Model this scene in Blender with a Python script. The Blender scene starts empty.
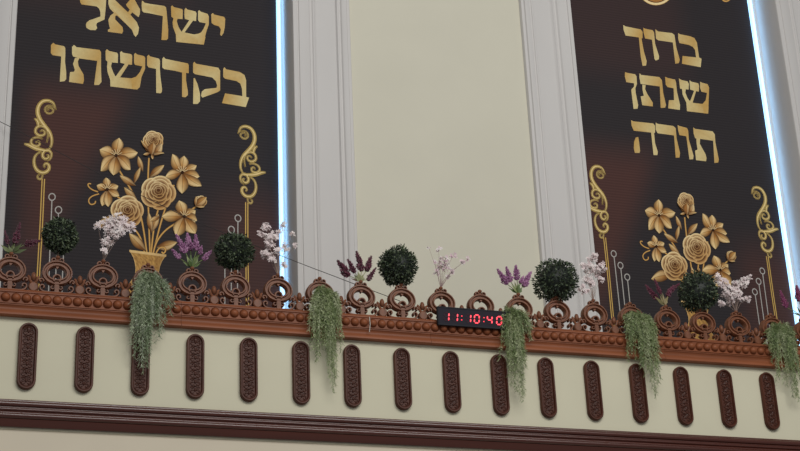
import bpy, math, random
from mathutils import Vector, Matrix
PI = math.pi
scene = bpy.context.scene
COL = scene.collection

# ------------------------------------------------------------------ camera
F, YAW, PITCH, ROLL = 1570.13, .3454, .3986, -.0462
CAM = Vector((-1.1813, -12.1682, -3.7318))
def cam_axes():
    ca, sa, cb, sb, cc, sc = math.cos(YAW), math.sin(YAW), math.cos(PITCH), math.sin(PITCH), math.cos(ROLL), math.sin(ROLL)
    f = Vector((sa*cb, ca*cb, sb)); r = Vector((ca, -sa, 0)); u = r.cross(f)
    return cc*r + sc*u, -sc*r + cc*u, f
RX, UX, FX = cam_axes()
def at(px, py, Y):
    """the point of the vertical plane y=Y seen at a pixel of the photograph"""
    d = RX*((px-400)/F) + UX*((225.5-py)/F) + FX
    return CAM + d*((Y-CAM.y)/d.y)
cd = bpy.data.cameras.new('camera'); cam = bpy.data.objects.new('camera', cd); COL.objects.link(cam)
cd.sensor_width = 36; cd.lens = F*36/800; cd.clip_end = 200
M4 = Matrix((RX, UX, -FX)).transposed().to_4x4(); M4.translation = CAM
cam.matrix_world = M4
scene.camera = cam

# ------------------------------------------------------------------ helpers
def lin(c):
    return tuple((v/12.92 if v <= .04045 else ((v+.055)/1.055)**2.4) for v in [x/255 for x in c])
def lerp(a, b, t): return tuple(x+(y-x)*t for x, y in zip(a, b))

def mat(name, rgb, rough=.5, var=.12, scale=(6, 6, 6), bump=0., vcol=False, metal=0., spec=.5, emis=None, estr=0.):
    m = bpy.data.materials.new(name); m.use_nodes = True
    nt = m.node_tree; b = nt.nodes['Principled BSDF']
    b.inputs['Roughness'].default_value = rough; b.inputs['Metallic'].default_value = metal
    b.inputs['Specular IOR Level'].default_value = spec
    tc = nt.nodes.new('ShaderNodeTexCoord'); mp = nt.nodes.new('ShaderNodeMapping'); mp.inputs['Scale'].default_value = scale
    nt.links.new(tc.outputs['Object'], mp.inputs['Vector'])
    no = nt.nodes.new('ShaderNodeTexNoise'); no.inputs['Scale'].default_value = 1.; no.inputs['Detail'].default_value = 5
    nt.links.new(mp.outputs[0], no.inputs['Vector'])
    mr = nt.nodes.new('ShaderNodeMapRange'); mr.inputs['From Min'].default_value = .3; mr.inputs['From Max'].default_value = .7
    mr.inputs['To Min'].default_value = 1-var; mr.inputs['To Max'].default_value = 1+var
    nt.links.new(no.outputs['Fac'], mr.inputs['Value'])
    mx = nt.nodes.new('ShaderNodeMix'); mx.data_type = 'RGBA'; mx.blend_type = 'MULTIPLY'; mx.inputs['Factor'].default_value = 1
    if vcol:
        at_ = nt.nodes.new('ShaderNodeAttribute'); at_.attribute_name = 'Col'
        nt.links.new(at_.outputs['Color'], mx.inputs[6])
    else:
        mx.inputs[6].default_value = (*lin(rgb), 1)
    nt.links.new(mr.outputs[0], mx.inputs[7])
    nt.links.new(mx.outputs[2], b.inputs['Base Color'])
    if bump:
        bp = nt.nodes.new('ShaderNodeBump'); bp.inputs['Strength'].default_value = bump; bp.inputs['Distance'].default_value = .01
        nt.links.new(no.outputs['Fac'], bp.inputs['Height']); nt.links.new(bp.outputs[0], b.inputs['Normal'])
    if emis:
        b.inputs['Emission Color'].default_value = (*emis, 1); b.inputs['Emission Strength'].default_value = estr
    return m

class MB:
    """collects faces of ONE mesh, with an optional colour for each vertex"""
    def __init__(s): s.v = []; s.f = []; s.c = []
    def add(s, vs, fs, col=None, cols=None):
        o = len(s.v); s.v += [tuple(p) for p in vs]; s.f += [tuple(i+o for i in f) for f in fs]
        if cols is None: cols = [col or (.5, .5, .5)]*len(vs)
        s.c += cols; return s
    def box(s, a, b, col=None):
        x0, y0, z0 = a; x1, y1, z1 = b
        return s.add([(x0,y0,z0),(x1,y0,z0),(x1,y1,z0),(x0,y1,z0),(x0,y0,z1),(x1,y0,z1),(x1,y1,z1),(x0,y1,z1)],
                     [(0,3,2,1),(4,5,6,7),(0,1,5,4),(1,2,6,5),(2,3,7,6),(3,0,4,7)], col)
    def tube(s, pts, rad, n=6, col=None, closed=False, cap=True, cols=None):
        pts = [Vector(p) for p in pts]; N = len(pts)
        if not hasattr(rad, '__len__'): rad = [rad]*N
        t0 = (pts[1]-pts[0]).normalized()
        nrm = t0.cross(Vector((0, 1, 0)))
        if nrm.length < .2: nrm = t0.cross(Vector((1, 0, 0)))
        nrm.normalize(); vs = []; fs = []; vc = []
        for i, p in enumerate(pts):
            if closed: t = pts[(i+1) % N]-pts[i-1]
            else: t = pts[min(i+1, N-1)]-pts[max(i-1, 0)]
            if t.length < 1e-9: t = t0
            t = t.normalized(); nrm = nrm-t*nrm.dot(t)
            nrm = nrm.normalized() if nrm.length > 1e-6 else t.orthogonal().normalized()
            bn = t.cross(nrm)
            for k in range(n):
                a = 2*PI*k/n; vs.append(p+(nrm*math.cos(a)+bn*math.sin(a))*rad[i]); vc.append(cols[i] if cols else (col or (.5,.5,.5)))
        for i in range(N if closed else N-1):
            for k in range(n):
                a = i*n+k; b = i*n+(k+1) % n; j = (i+1) % N
                fs.append((a, b, j*n+(k+1) % n, j*n+k))
        if cap and not closed:
            fs.append(tuple(range(n-1, -1, -1))); fs.append(tuple((N-1)*n+k for k in range(n)))
        return s.add(vs, fs, cols=vc)
    def ball(s, c, r, nu=10, nv=7, col=None, half=False):
        """ellipsoid; r a number or (rx,ry,rz); half: only the side facing -y"""
        if not hasattr(r, '__len__'): r = (r, r, r)
        vs = []; fs = []; c = Vector(c)
        top = PI/2 if half else PI
        for j in range(nv+1):
            th = top*j/nv
            for i in range(nu):
                ph = 2*PI*i/nu
                vs.append((c.x+r[0]*math.sin(th)*math.cos(ph), c.y-r[1]*math.cos(th), c.z+r[2]*math.sin(th)*math.sin(ph)))
        for j in range(nv):
            for i in range(nu):
                fs.append((j*nu+i, j*nu+(i+1) % nu, (j+1)*nu+(i+1) % nu, (j+1)*nu+i))
        return s.add(vs, fs, col)
    def sweep(s, pts, sec, closed=False, col=None):
        """sweeps a section [(u sideways in xz, v along y)] along a path lying in the xz plane"""
        N = len(pts); n = len(sec); vs = []; fs = []
        for i in range(N):
            if closed: a, b = pts[i-1], pts[(i+1) % N]
            else: a, b = pts[max(i-1, 0)], pts[min(i+1, N-1)]
            dx, dz = b[0]-a[0], b[1]-a[1]; L = math.hypot(dx, dz) or 1
            nx, nz = dz/L, -dx/L
            for u, v in sec: vs.append((pts[i][0]+nx*u, v, pts[i][1]+nz*u))
        for i in range(N if closed else N-1):
            j = (i+1) % N
            for k in range(n):
                fs.append((i*n+k, i*n+(k+1) % n, j*n+(k+1) % n, j*n+k))
        if not closed:
            fs.append(tuple(range(n))); fs.append(tuple((N-1)*n+k for k in range(n-1, -1, -1)))
        return s.add(vs, fs, col)
    def prism(s, poly, y0, y1, col=None, inset=0.):
        """outline in xz pushed from y1 (back) to y0 (front); the front edge may be inset as a chamfer"""
        n = len(poly); cx = sum(p[0] for p in poly)/n; cz = sum(p[1] for p in poly)/n
        def ins(p):
            if not inset: return p
            d = math.hypot(p[0]-cx, p[1]-cz) or 1; k = (d-inset)/d
            return (cx+(p[0]-cx)*k, cz+(p[1]-cz)*k)
        ym = y0+inset
        vs = [(x, y1, z) for x, z in poly]+[(x, ym, z) for x, z in poly]+[(ins(p)[0], y0, ins(p)[1]) for p in poly]
        fs = [tuple(range(n)), tuple(2*n+k for k in range(n-1, -1, -1))]
        for k in range(n):
            j = (k+1) % n; fs += [(k, n+k, n+j, j), (n+k, 2*n+k, 2*n+j, n+j)]
        return s.add(vs, fs, col)
    def build(s, name, m, parent=None, smooth=True, origin=None):
        me = bpy.data.meshes.new(name); o = Vector(origin) if origin else Vector((0, 0, 0))
        me.from_pydata([tuple(Vector(p)-o) for p in s.v], [], s.f)
        ca = me.color_attributes.new('Col', 'FLOAT_COLOR', 'POINT')
        for i, c in enumerate(s.c): ca.data[i].color = (*c, 1)
        me.materials.append(m)
        me.update()
        import bmesh
        bm = bmesh.new(); bm.from_mesh(me); bmesh.ops.recalc_face_normals(bm, faces=bm.faces)
        bm.to_mesh(me); bm.free()
        if smooth:
            me.polygons.foreach_set('use_smooth', [True]*len(me.polygons))
            try: me.set_sharp_from_angle(angle=math.radians(40))
            except Exception: pass
        ob = bpy.data.objects.new(name, me); COL.objects.link(ob)
        ob.location = o
        if parent: ob.parent = parent
        return ob

def tag(o, label=None, cat=None, group=None, kind=None):
    if label: o['label'] = label
    if cat: o['category'] = cat
    if group: o['group'] = group
    if kind: o['kind'] = kind
    return o
def thing(name, label, cat, loc, group=None):
    o = bpy.data.objects.new(name, None); COL.objects.link(o); o.location = loc; o.empty_display_size = .05
    return tag(o, label, cat, group)
def struct(mb, name, m, label, smooth=False):
    o = mb.build(name, m, smooth=smooth); tag(o, label, None, None, 'structure'); o['category'] = 'wall' if 'wall' in name else ('floor' if 'floor' in name else 'trim')
    return o
def dup(src, loc, label, group=None):
    r = src.copy(); COL.objects.link(r); r.location = loc; r['label'] = label
    if group: r['group'] = group
    for ch in list(src.children):
        c = ch.copy(); COL.objects.link(c); c.parent = r
        for g in list(ch.children):
            d = g.copy(); COL.objects.link(d); d.parent = c
    return r
ORD = ['first','second','third','fourth','fifth','sixth','seventh','eighth','ninth','tenth','eleventh','twelfth','thirteenth','fourteenth','fifteenth','sixteenth']

# ------------------------------------------------------------------ materials
m_cream = mat('cream_wall_paint', (216, 211, 186), .8, .02, (2, 2, 2), spec=.2)
m_cream3 = mat('warm_cream_wall_paint', (218, 207, 186), .8, .02, (2, 2, 2), spec=.2)
m_cream2 = mat('gallery_wall_paint', (216, 212, 194), .8, .02, (1.5, 1.5, 1.5), spec=.2)
m_white = mat('white_plaster', (211, 208, 205), .7, .015, (3, 3, 1), spec=.2)
m_rail = mat('polished_rail_wood', (134, 78, 50), .42, .24, (1.5, 14, 22), .05, spec=.22)
m_carve = mat('carved_crest_wood', (122, 76, 52), .42, .28, (26, 26, 26), .1, spec=.3)
m_plaque = mat('dark_plaque_wood', (82, 46, 34), .4, .25, (20, 20, 8), .06, spec=.22)
m_relief = mat('relief_plaque_wood', (74, 42, 32), .38, .2, (30, 30, 30), .06, spec=.3)
m_mould = mat('mahogany_moulding', (76, 32, 19), .26, .1, (1, 10, 14), 0, spec=.75)
m_leaf = mat('leaves', (60, 80, 50), .55, .1, (30, 30, 30), vcol=True)
m_petal = mat('petals', (200, 200, 200), .6, .06, (40, 40, 40), vcol=True)
m_print = mat('printed_gold_ink', (200, 160, 90), .65, .06, (25, 25, 25), vcol=True, spec=.08)
m_silver = mat('printed_silver_ink', (182, 178, 172), .5, .05)
m_black = mat('black_plastic', (38, 40, 46), .6, .08, (10, 10, 10), spec=.2)
m_screen = mat('dark_display_glass', (44, 42, 50), .55, .05, (10, 10, 10), spec=.08)
m_led = mat('red_led_segments', (200, 30, 40), .4, .02, emis=lin((255, 66, 82)), estr=1.5)
m_off = mat('unlit_led_segments', (62, 44, 52), .6, .05, spec=.08)
m_strip = mat('led_light_tube', (220, 240, 250), .4, .01, emis=(.60, 1.25, 2.1), estr=1.)
m_wire = mat('dark_cable_sheath', (64, 60, 59), .6, .05, spec=.2)
m_string = mat('white_thread', (200, 196, 186), .7, .05)

def banner_mat():
    m = mat('printed_banner_cloth', (52, 46, 47), .7, .04, (2, 2, 60), spec=.12)
    nt = m.node_tree; b = nt.nodes['Principled BSDF']
    tc = nt.nodes.new('ShaderNodeTexCoord'); sp = nt.nodes.new('ShaderNodeSeparateXYZ'); nt.links.new(tc.outputs['Object'], sp.inputs[0])
    def mth(op, a, c):
        n = nt.nodes.new('ShaderNodeMath'); n.operation = op
        for i, q in enumerate((a, c)):
            if isinstance(q, (int, float)): n.inputs[i].default_value = q
            else: nt.links.new(q, n.inputs[i])
        return n.outputs[0]
    X, Z = sp.outputs[0], sp.outputs[2]                      # from the bottom middle of the cloth
    def ramp(v, a, c):
        r = nt.nodes.new('ShaderNodeMapRange'); r.interpolation_type = 'SMOOTHSTEP'
        r.inputs['From Min'].default_value = a; r.inputs['From Max'].default_value = c; nt.links.new(v, r.inputs['Value']); return r.outputs[0]
    # printed warm brown ray at the left, warm brown lower corner at the right
    q = mth('SUBTRACT', X, mth('MULTIPLY', mth('SUBTRACT', Z, 2.6), .45))
    ray = mth('MULTIPLY', mth('MULTIPLY', ramp(q, -.35, -.78), ramp(Z, 3.75, 3.1)), ramp(X, -1.36, -1.0))
    low = mth('MULTIPLY', ramp(X, .45, .95), ramp(Z, 2.75, 2.0))
    top = mth('MULTIPLY', mth('MULTIPLY', ramp(Z, 4.1, 4.7), ramp(X, .6, .1)), .35)
    fac = mth('MINIMUM', mth('ADD', mth('ADD', ray, mth('MULTIPLY', low, .8)), top), 1.)
    mx = nt.nodes.new('ShaderNodeMix'); mx.data_type = 'RGBA'
    nt.links.new(fac, mx.inputs[0]); mx.inputs[6].default_value = (*lin((54, 50, 52)), 1); mx.inputs[7].default_value = (*lin((84, 58, 54)), 1)
    # fine horizontal weave
    wv = nt.nodes.new('ShaderNodeTexWave'); wv.bands_direction = 'Z'; wv.inputs['Scale'].default_value = 9.5; wv.inputs['Distortion'].default_value = .15
    nt.links.new(tc.outputs['Object'], wv.inputs['Vector'])
    m2 = nt.nodes.new('ShaderNodeMix'); m2.data_type = 'RGBA'; m2.blend_type = 'MULTIPLY'; m2.inputs[0].default_value = 1
    mr = nt.nodes.new('ShaderNodeMapRange'); mr.inputs['To Min'].default_value = .86; mr.inputs['To Max'].default_value = 1.1
    nt.links.new(wv.outputs['Fac'], mr.inputs['Value'])
    nt.links.new(mx.outputs[2], m2.inputs[6]); nt.links.new(mr.outputs[0], m2.inputs[7])
    nt.links.new(m2.outputs[2], b.inputs['Base Color'])
    return m
m_cloth = banner_mat()

# ------------------------------------------------------------------ setting
X0, X1 = -2.2, 11.2
YB = 2.0                                            # plane of the banners
mb = MB(); mb.box((X0, 0, -.32), (X1, .16, .80)); struct(mb, 'wall_parapet', m_cream, 'cream parapet wall of the balcony')
mb = MB(); mb.box((X0, .01, -1.6), (X1, .16, -.32)); struct(mb, 'wall_lower', m_cream3, 'cream wall below the dark moulding')
mb = MB(); mb.box((X0, .16, -.45), (X1, 2.3, -.30)); struct(mb, 'floor', mat('gallery_floor', (120, 104, 88), .6, .1), 'floor of the gallery behind the parapet')
mb = MB(); mb.box((X0, 2.012, -.30), (X1, 2.3, 7.2)); struct(mb, 'wall_niche', m_white, 'white back wall of the niches behind the banners')
mb = MB(); mb.box((3.325, 1.665, -.30), (5.33, 2.012, 7.2)); struct(mb, 'wall_back', m_cream2, 'plain cream wall between the two pilasters')
def pilaster(name, xa, xb, label, cream=None):
    """moulded upright, profile given from the niche side xa to the other side xb"""
    pr = [(0, 2.012), (0, 1.715), (.012, 1.70), (.075, 1.70), (.085, 1.712), (.10, 1.712), (.11, 1.70), (.27, 1.70), (.285, 1.706), (.30, 1.722), (.335, 1.724), (.35, 1.712), (.37, 1.710), (.40, 1.732), (.43, 1.737),
          (.72, 1.737), (.745, 1.732), (.765, 1.710), (.79, 1.712), (.80, 1.722), (.825, 1.722), (.84, 1.704), (.85, 1.70), (.925, 1.70), (.94, 1.718), (.985, 1.722), (1.0, 1.745), (1.0, 2.012)]
    pr = [(u, y if y > 2 else y-.1) for u, y in pr]
    W = xb-xa; vs = []; n = len(pr)
    for z in (-.30, 7.2): vs += [(xa+W*u, y, z) for u, y in pr]
    fs = [(k, (k+1) % n, n+(k+1) % n, n+k) for k in range(n)]+[tuple(range(n)), tuple(range(2*n-1, n-1, -1))]
    m = MB(); m.add(vs, fs); struct(m, name, m_white, label, True)
pilaster('trim_1', -.11, -.755, 'white moulded pilaster at the left edge beside the first banner')
pilaster('trim_2', 2.687, 3.33, 'white moulded pilaster right of the first banner')
pilaster('trim_3', 5.942, 5.325, 'white moulded pilaster left of the second banner')
pilaster('trim_4', 8.648, 9.29, 'white moulded pilaster right of the second banner')
# dark moulding below the plaques: a run of rounds and hollows
pr = [(.0, -.083), (-.018, -.085), (-.022, -.092), (-.022, -.098)]
def rnd(z0, z1, y, r, n=7): return [(y-r*math.sin(PI*k/n), z0+(z1-z0)*(1-math.cos(PI*k/n))/2) for k in range(n+1)]
pr += rnd(-.100, -.146, -.026, .020) + [(-.030, -.148), (-.030, -.156)]
pr += rnd(-.158, -.184, -.036, .013) + [(-.040, -.188), (-.042, -.200)]
pr += rnd(-.202, -.246, -.046, .024) + [(-.050, -.250), (-.044, -.266), (-.040, -.276), (-.036, -.292), (-.026, -.306), (.0, -.306)]
n = len(pr); mb = MB(); vs = [(X0, y, z) for y, z in pr]+[(X1, y, z) for y, z in pr]
mb.add(vs, [(k, k+1, n+k+1, n+k) for k in range(n-1)]+[tuple(range(n)), tuple(range(2*n-1, n-1, -1))])
struct(mb, 'trim_5', m_mould, 'dark mahogany moulding running along under the plaques', True)

# ------------------------------------------------------------------ parapet rail in lengths, with its row of knobs
knob = MB(); knob.ball((0, 0, 0), (.034, .034, .035), 16, 7, half=True)
kr = []
for k in range(25): kr.append((.0365*math.cos(2*PI*k/24), .0375*math.sin(2*PI*k/24)))
knob.sweep(kr[:-1], [(-.004, .002), (0, -.006), (.004, .002)], closed=True)
JO = [X0, 1.224, 3.416, 5.69, X1]
NB = .0812; kproto = None
raildesc = ['brown parapet rail length with carved knobs, from left edge past the first garland',
            'brown parapet rail length with carved knobs, below the second garland and burgundy flowers',
            'brown parapet rail length with carved knobs, directly below the red digital clock',
            'brown parapet rail length with carved knobs, at right under the last garland']
for i in range(4):
    a, b = JO[i]+.001, JO[i+1]-.001
    t = thing('parapet_rail', raildesc[i], 'railing', (a, 0, .60), 'lengths of parapet rail')
    prf = [(.17, .60), (-.055, .60), (-.062, .606), (-.062, .622), (-.054, .634), (-.046, .645), (-.042, .665), (-.046, .680), (-.056, .688), (-.056, .694), (.17, .694)]
    n = len(prf); m = MB()
    m.add([(a, y, z) for y, z in prf]+[(b, y, z) for y, z in prf], [(k, (k+1) % n, n+(k+1) % n, n+k) for k in range(n)]+[tuple(range(n)), tuple(range(2*n-1, n-1, -1))])
    o = m.build('board', m_rail, None, True, (a, 0, .60)); o.parent = t; o.location = (0, 0, 0)
    prf = [(.17, .694), (-.050, .694), (-.060, .699), (-.060, .706), (-.05, .711), (-.05, .792), (-.058, .797), (-.058, .806), (-.05, .812), (-.046, .824), (.17, .824)]
    n = len(prf); m = MB()
    m.add([(a, y, z) for y, z in prf]+[(b, y, z) for y, z in prf], [(k, (k+1) % n, n+(k+1) % n, n+k) for k in range(n)]+[tuple(range(n)), tuple(range(2*n-1, n-1, -1))])
    o = m.build('knob_band', m_rail, None, True, (a, 0, .60)); o.parent = t; o.location = (0, 0, 0)
    k0 = math.ceil((max(a, -.62)+.197+.02)/NB); x = -.197+k0*NB
    while x < min(b, 8.3)-.02:
        if kproto is None:
            kproto = knob.build('knob', m_rail, None, True); o = kproto
        else:
            o = kproto.copy(); COL.objects.link(o)
        o.parent = t; o.location = (x-a, -.05, .750-.60)
        x += NB

# ------------------------------------------------------------------ arched plaques
def stadium(w, z0, z1, n=10):
    r = w/2; p = []
    for k in range(n+1): a = PI*k/n; p.append((r*math.cos(a), z1-r+r*math.sin(a)))
    for k in range(n+1): a = PI+PI*k/n; p.append((r*math.cos(a), z0+r+r*math.sin(a)))
    return p
PH = .553; PW = .148
plq = thing('carved_plaque', 'x', 'wall plaque', (0, 0, 0), 'row of arched carved plaques')
m = MB(); m.prism(stadium(PW*.93, .005, PH-.005), -.022, 0); m.build('back_board', m_plaque, plq)
m = MB(); m.sweep(stadium(PW-.024, .012, PH-.012), [(.012, 0), (.012, -.032), (.006, -.040), (-.004, -.040), (-.011, -.030), (-.012, -.02), (-.012, 0)], True); m.build('rim', m_plaque, plq)
m = MB(); yv = -.024
def arc(cx, cz, r, a0, a1, n=9): return [(cx+r*math.cos(a0+(a1-a0)*k/n), yv, cz+r*math.sin(a0+(a1-a0)*k/n)) for k in range(n+1)]
P = .0685; zc = .072
for j in range(7):
    z = zc+P*j
    for s in (1, -1):
        q = arc(s*.024, z+.012, .017, PI/2-s*PI*.35, PI/2+s*1.25*PI, 10); m.tube(q, [.0052-.0002*k for k in range(len(q))], 5)
        q = arc(s*.024, z-.016, .012, -PI/2-s*PI*.4, -PI/2-s*PI*1.5+s*PI*2, 8); m.tube(q, .0042, 5)
        m.ball((s*.024, yv, z+.012), (.006, .006, .006), 8, 4, half=True)
        m.ball((s*.038, yv+.001, z-.012), (.007, .006, .011), 8, 4, half=True)
    m.ball((0, yv, z), (.009, .009, .015), 8, 4, half=True)
    m.ball((0, yv, z+P/2), (.014, .008, .006), 8, 4, half=True)
q = arc(0, PH-.062, .036, -.1, PI+.1, 12); m.tube(q, .005, 5)
m.ball((0, yv, PH-.055), (.016, .01, .02), 10, 5, half=True)
q = arc(0, .062, .036, PI-.1, 2*PI+.1, 12); m.tube(q, .005, 5)
m.build('relief', m_relief, plq)
extra = {0: 'at the left end of the row', 2: 'under the first garland', 5: 'left of the second garland', 6: 'right of the second garland', 9: 'beside the middle garland', 12: 'under the fourth garland', 15: 'at the right end of the row'}
extra.update({1: 'left of the first garland', 3: 'right of the first garland'})
for i in range(16):
    lab = 'arched dark carved wood plaque, %s from the left' % ORD[i] + (', ' + extra[i] if i in extra else ' in its row')
    if i == 0: plq.location = (0, 0, 0); plq['label'] = lab
    else: dup(plq, (i*.45, 0, 0), lab)

# ------------------------------------------------------------------ carved crest
RS = .372; RX0 = -.168; ZB = .822
def spiral(cx, cz, r0, r1, a0, a1, n=14):
    return [(cx+(r0+(r1-r0)*k/n)*math.cos(a0+(a1-a0)*k/n), cz+(r0+(r1-r0)*k/n)*math.sin(a0+(a1-a0)*k/n)) for k in range(n+1)]
def band(w, d):      # grooved carved band: width w, depth d
    return [(-w/2, d/2), (-w/2, -d*.25), (-w*.38, -d*.5), (-w*.22, -d*.5), (-w*.12, -d*.22), (w*.12, -d*.22), (w*.22, -d*.5), (w*.38, -d*.5), (w/2, -d*.25), (w/2, d/2)]
def rod(w, d): return [(-w/2, d/2), (-w/2, -d*.2), (-w*.25, -d*.5), (w*.25, -d*.5), (w/2, -d*.2), (w/2, d/2)]
crest = thing('crest_ornament', 'x', 'carved ornament', (0, 0, 0), 'carved ring ornaments along the crest')
# ring: a wide oval with a pointed dip at the top of its opening
rc = .180; pts = []
for k in range(40):
    a = 2*PI*k/40; c, s_ = math.cos(a), math.sin(a)
    pts.append((.099*c*(1-.05*s_), rc+.082*s_))
m = MB(); m.sweep(pts, band(.054, .060), True)
m.prism([(-.022, rc+.066), (.022, rc+.066), (.010, rc+.048), (0, rc+.034), (-.010, rc+.048)], -.016, .02)
m.build('ring', m_carve, crest)
m = MB()                                               # crown: curls left and right of a knob
for s in (1, -1):
    m.sweep(spiral(s*.030, rc+.113, .021, .013, -PI/2-s*.9, -PI/2+s*1.5*PI, 14), rod(.014, .034))
m.ball((0, -.002, rc+.140), (.019, .018, .017), 12, 8); m.tube([(0, 0, rc+.095), (0, 0, rc+.132)], .009, 8)
m.prism([(-.048, rc+.096), (.048, rc+.096), (.03, rc+.108), (-.03, rc+.108)], -.016, .018)
m.build('crown', m_carve, crest)
m = MB()                                               # little arch on a post in the ring's opening
m.sweep([(.030*math.cos(a), .128+.033*math.sin(a)) for a in [(-.28+1.56*k/16)*PI for k in range(17)]], rod(.019, .056))
m.prism([(-.019, 0), (.019, 0), (.017, .102), (-.017, .102)], -.026, .022, inset=.004)
for s in (1, -1):
    m.sweep(spiral(s*.034, .052, .019, .008, -PI/2-s*PI*.75, -PI/2+s*PI*1.1, 14), rod(.014, .044))
m.build('post', m_carve, crest)
for s in (1, -1):                                      # volutes along the foot
    m = MB()
    p = [(s*.014, .012), (s*.05, .009), (s*.090, .010), (s*.118, .018), (s*.133, .036), (s*.133, .058), (s*.118, .070), (s*.102, .064), (s*.098, .050), (s*.108, .042)]
    for _ in range(2): p = [p[0]]+[q for a, b in zip(p, p[1:]) for q in ((a[0]*.75+b[0]*.25, a[1]*.75+b[1]*.25), (a[0]*.25+b[0]*.75, a[1]*.25+b[1]*.75))]+[p[-1]]
    m.sweep(p, rod(.017, .044))
    m.sweep(spiral(s*.126, .103, .022, .007, PI/2+s*1.9, PI/2-s*3.4, 16), rod(.016, .046))
    m.ball((s*.126, -.006, .103), (.009, .018, .009), 8, 6)
    m.build('volute', m_carve, crest)
fin = MB(); hx = RS/2                                  # disc with a three-leaved bud
fin.prism([(hx+.040*math.cos(2*PI*k/24), .043+.042*math.sin(2*PI*k/24)) for k in range(24)], -.030, .022, inset=.008)
fin.prism([(hx-.05, 0), (hx+.05, 0), (hx+.05, .012), (hx-.05, .012)], -.02, .02)
fin.ball((hx, -.006, .136), (.021, .022, .040), 12, 8)
for s in (1, -1):
    fin.tube([(hx+s*.004, 0, .078), (hx+s*.020, -.002, .092), (hx+s*.031, -.004, .112), (hx+s*.034, -.006, .132), (hx+s*.042, -.006, .140), (hx+s*.046, -.006, .130)], [.010, .013, .013, .011, .009, .007], 8)
fin.build('finial', m_carve, crest)
under = ['the dark plum flowers at the far left edge', 'the leftmost round green topiary', 'the white blossom spray before the gold vase', 'the first hanging green garland',
 'the lilac flower spikes on the left banner', 'the second round topiary, in front of the left banner', 'the pale blossom spray beside the lit strip', 'the second hanging green garland',
 'the deep burgundy flower spikes by the white pilaster', 'the round topiary on the plain cream wall', 'the sparse pink spray above the clock', None,
 'the lilac flower spikes right of the clock', 'the large round topiary by the white pilaster', 'the pale pink blossom spray left of the second banner', 'the fourth hanging garland',
 'the burgundy flowers on the second banner', 'the round topiary before the second banner', 'the white blossom spray on the second banner', 'the last garland at the right', 'the lilac flowers at the right edge']
for i in range(21):
    lab = ('carved brown ring ornament under ' + under[i]) if under[i] else 'carved brown ring ornament rising bare behind the digital clock'
    if i in (3, 7, 15, 19): lab = 'carved brown ring ornament draped with ' + under[i]
    loc = (RX0+RS*i, -.002, ZB)
    if i == 0: crest.location = loc; crest['label'] = lab
    else: dup(crest, loc, lab)
CT = ZB+rc+.155-.004                                    # top of a crown
def crown_pt(i): return Vector((RX0+RS*i, -.002, CT))

# ------------------------------------------------------------------ plants
def blade(m, p, d, n, L, w, col, bend=.2):
    """a leaf from p along d, with face normal n: six-point blade folded along its rib"""
    d = d.normalized(); s = d.cross(n)
    if s.length < 1e-4: s = d.orthogonal()
    s.normalize(); n = s.cross(d).normalized()
    c2 = lerp(col, (0, 0, 0), .18)
    m.add([p, p+d*L*.4+s*w-n*L*bend*.2, p+d*L*.45+n*w*.25, p+d*L*.4-s*w-n*L*bend*.2, p+d*L-n*L*bend],
          [(0, 1, 2), (0, 2, 3), (1, 4, 2), (2, 4, 3)], cols=[c2, col, c2, col, col])
def rv(rng):
    while True:
        v = Vector((rng.uniform(-1, 1), rng.uniform(-1, 1), rng.uniform(-1, 1)))
        if .05 < v.length < 1: return v.normalized()

GREEN = [lin((58, 72, 50)), lin((74, 88, 60)), lin((44, 57, 40)), lin((94, 106, 76)), lin((36, 48, 35))]
def topiary(i, px, py, rx, rz, label, seed, bumps=()):
    rng = random.Random(seed); base = crown_pt(i)
    c = at(px, py, 0.0); k = (at(px+1, py, 0)-c).length
    RXm, RZm = rx*k*.94, rz*k*1.0
    t = thing('topiary_ball', label, 'plant', base, 'round topiary balls on the crest')
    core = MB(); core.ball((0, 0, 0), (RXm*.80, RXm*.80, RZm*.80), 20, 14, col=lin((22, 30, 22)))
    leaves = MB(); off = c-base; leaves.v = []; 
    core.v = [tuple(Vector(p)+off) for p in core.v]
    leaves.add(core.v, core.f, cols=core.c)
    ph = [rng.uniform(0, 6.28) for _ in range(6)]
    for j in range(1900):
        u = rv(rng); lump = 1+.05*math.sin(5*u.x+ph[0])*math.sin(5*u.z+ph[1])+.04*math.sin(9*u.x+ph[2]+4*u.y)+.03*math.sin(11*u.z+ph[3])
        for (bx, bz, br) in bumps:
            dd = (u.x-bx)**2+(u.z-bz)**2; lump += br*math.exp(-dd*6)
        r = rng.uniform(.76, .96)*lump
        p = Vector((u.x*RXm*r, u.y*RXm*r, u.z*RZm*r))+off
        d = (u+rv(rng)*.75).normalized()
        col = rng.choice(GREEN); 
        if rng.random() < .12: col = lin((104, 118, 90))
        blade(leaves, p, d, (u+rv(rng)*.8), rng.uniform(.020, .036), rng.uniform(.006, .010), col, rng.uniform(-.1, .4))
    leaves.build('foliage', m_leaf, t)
    st = MB(); st.tube([(0, 0, -.012), (0, 0, .02), (off.x*.6, 0, off.z*.5)], [.012, .009, .008], 8, col=lin((70, 56, 40))); st.build('stem', m_leaf, t)
topiary(1, 60, 236, 18.5, 18.8, 'round dark green topiary ball, leftmost, at the scroll border of the left banner', 1)
topiary(5, 234, 251.5, 20.5, 17.8, 'round dark green topiary ball beside the lilac spikes, in front of the left banner', 2)
topiary(9, 398, 266.3, 19.4, 18.6, 'round dark green topiary ball standing before the plain cream wall', 3)
topiary(13, 556, 281, 21.2, 19.8, 'largest round topiary ball, before the white pilaster left of the second banner', 4, [(-.8, -.5, .10), (-.3, .9, .08), (.6, .35, .05)])
topiary(17, 698, 292, 18.6, 18.4, 'round dark green topiary ball in front of the gold roses of the second banner', 5)

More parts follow.
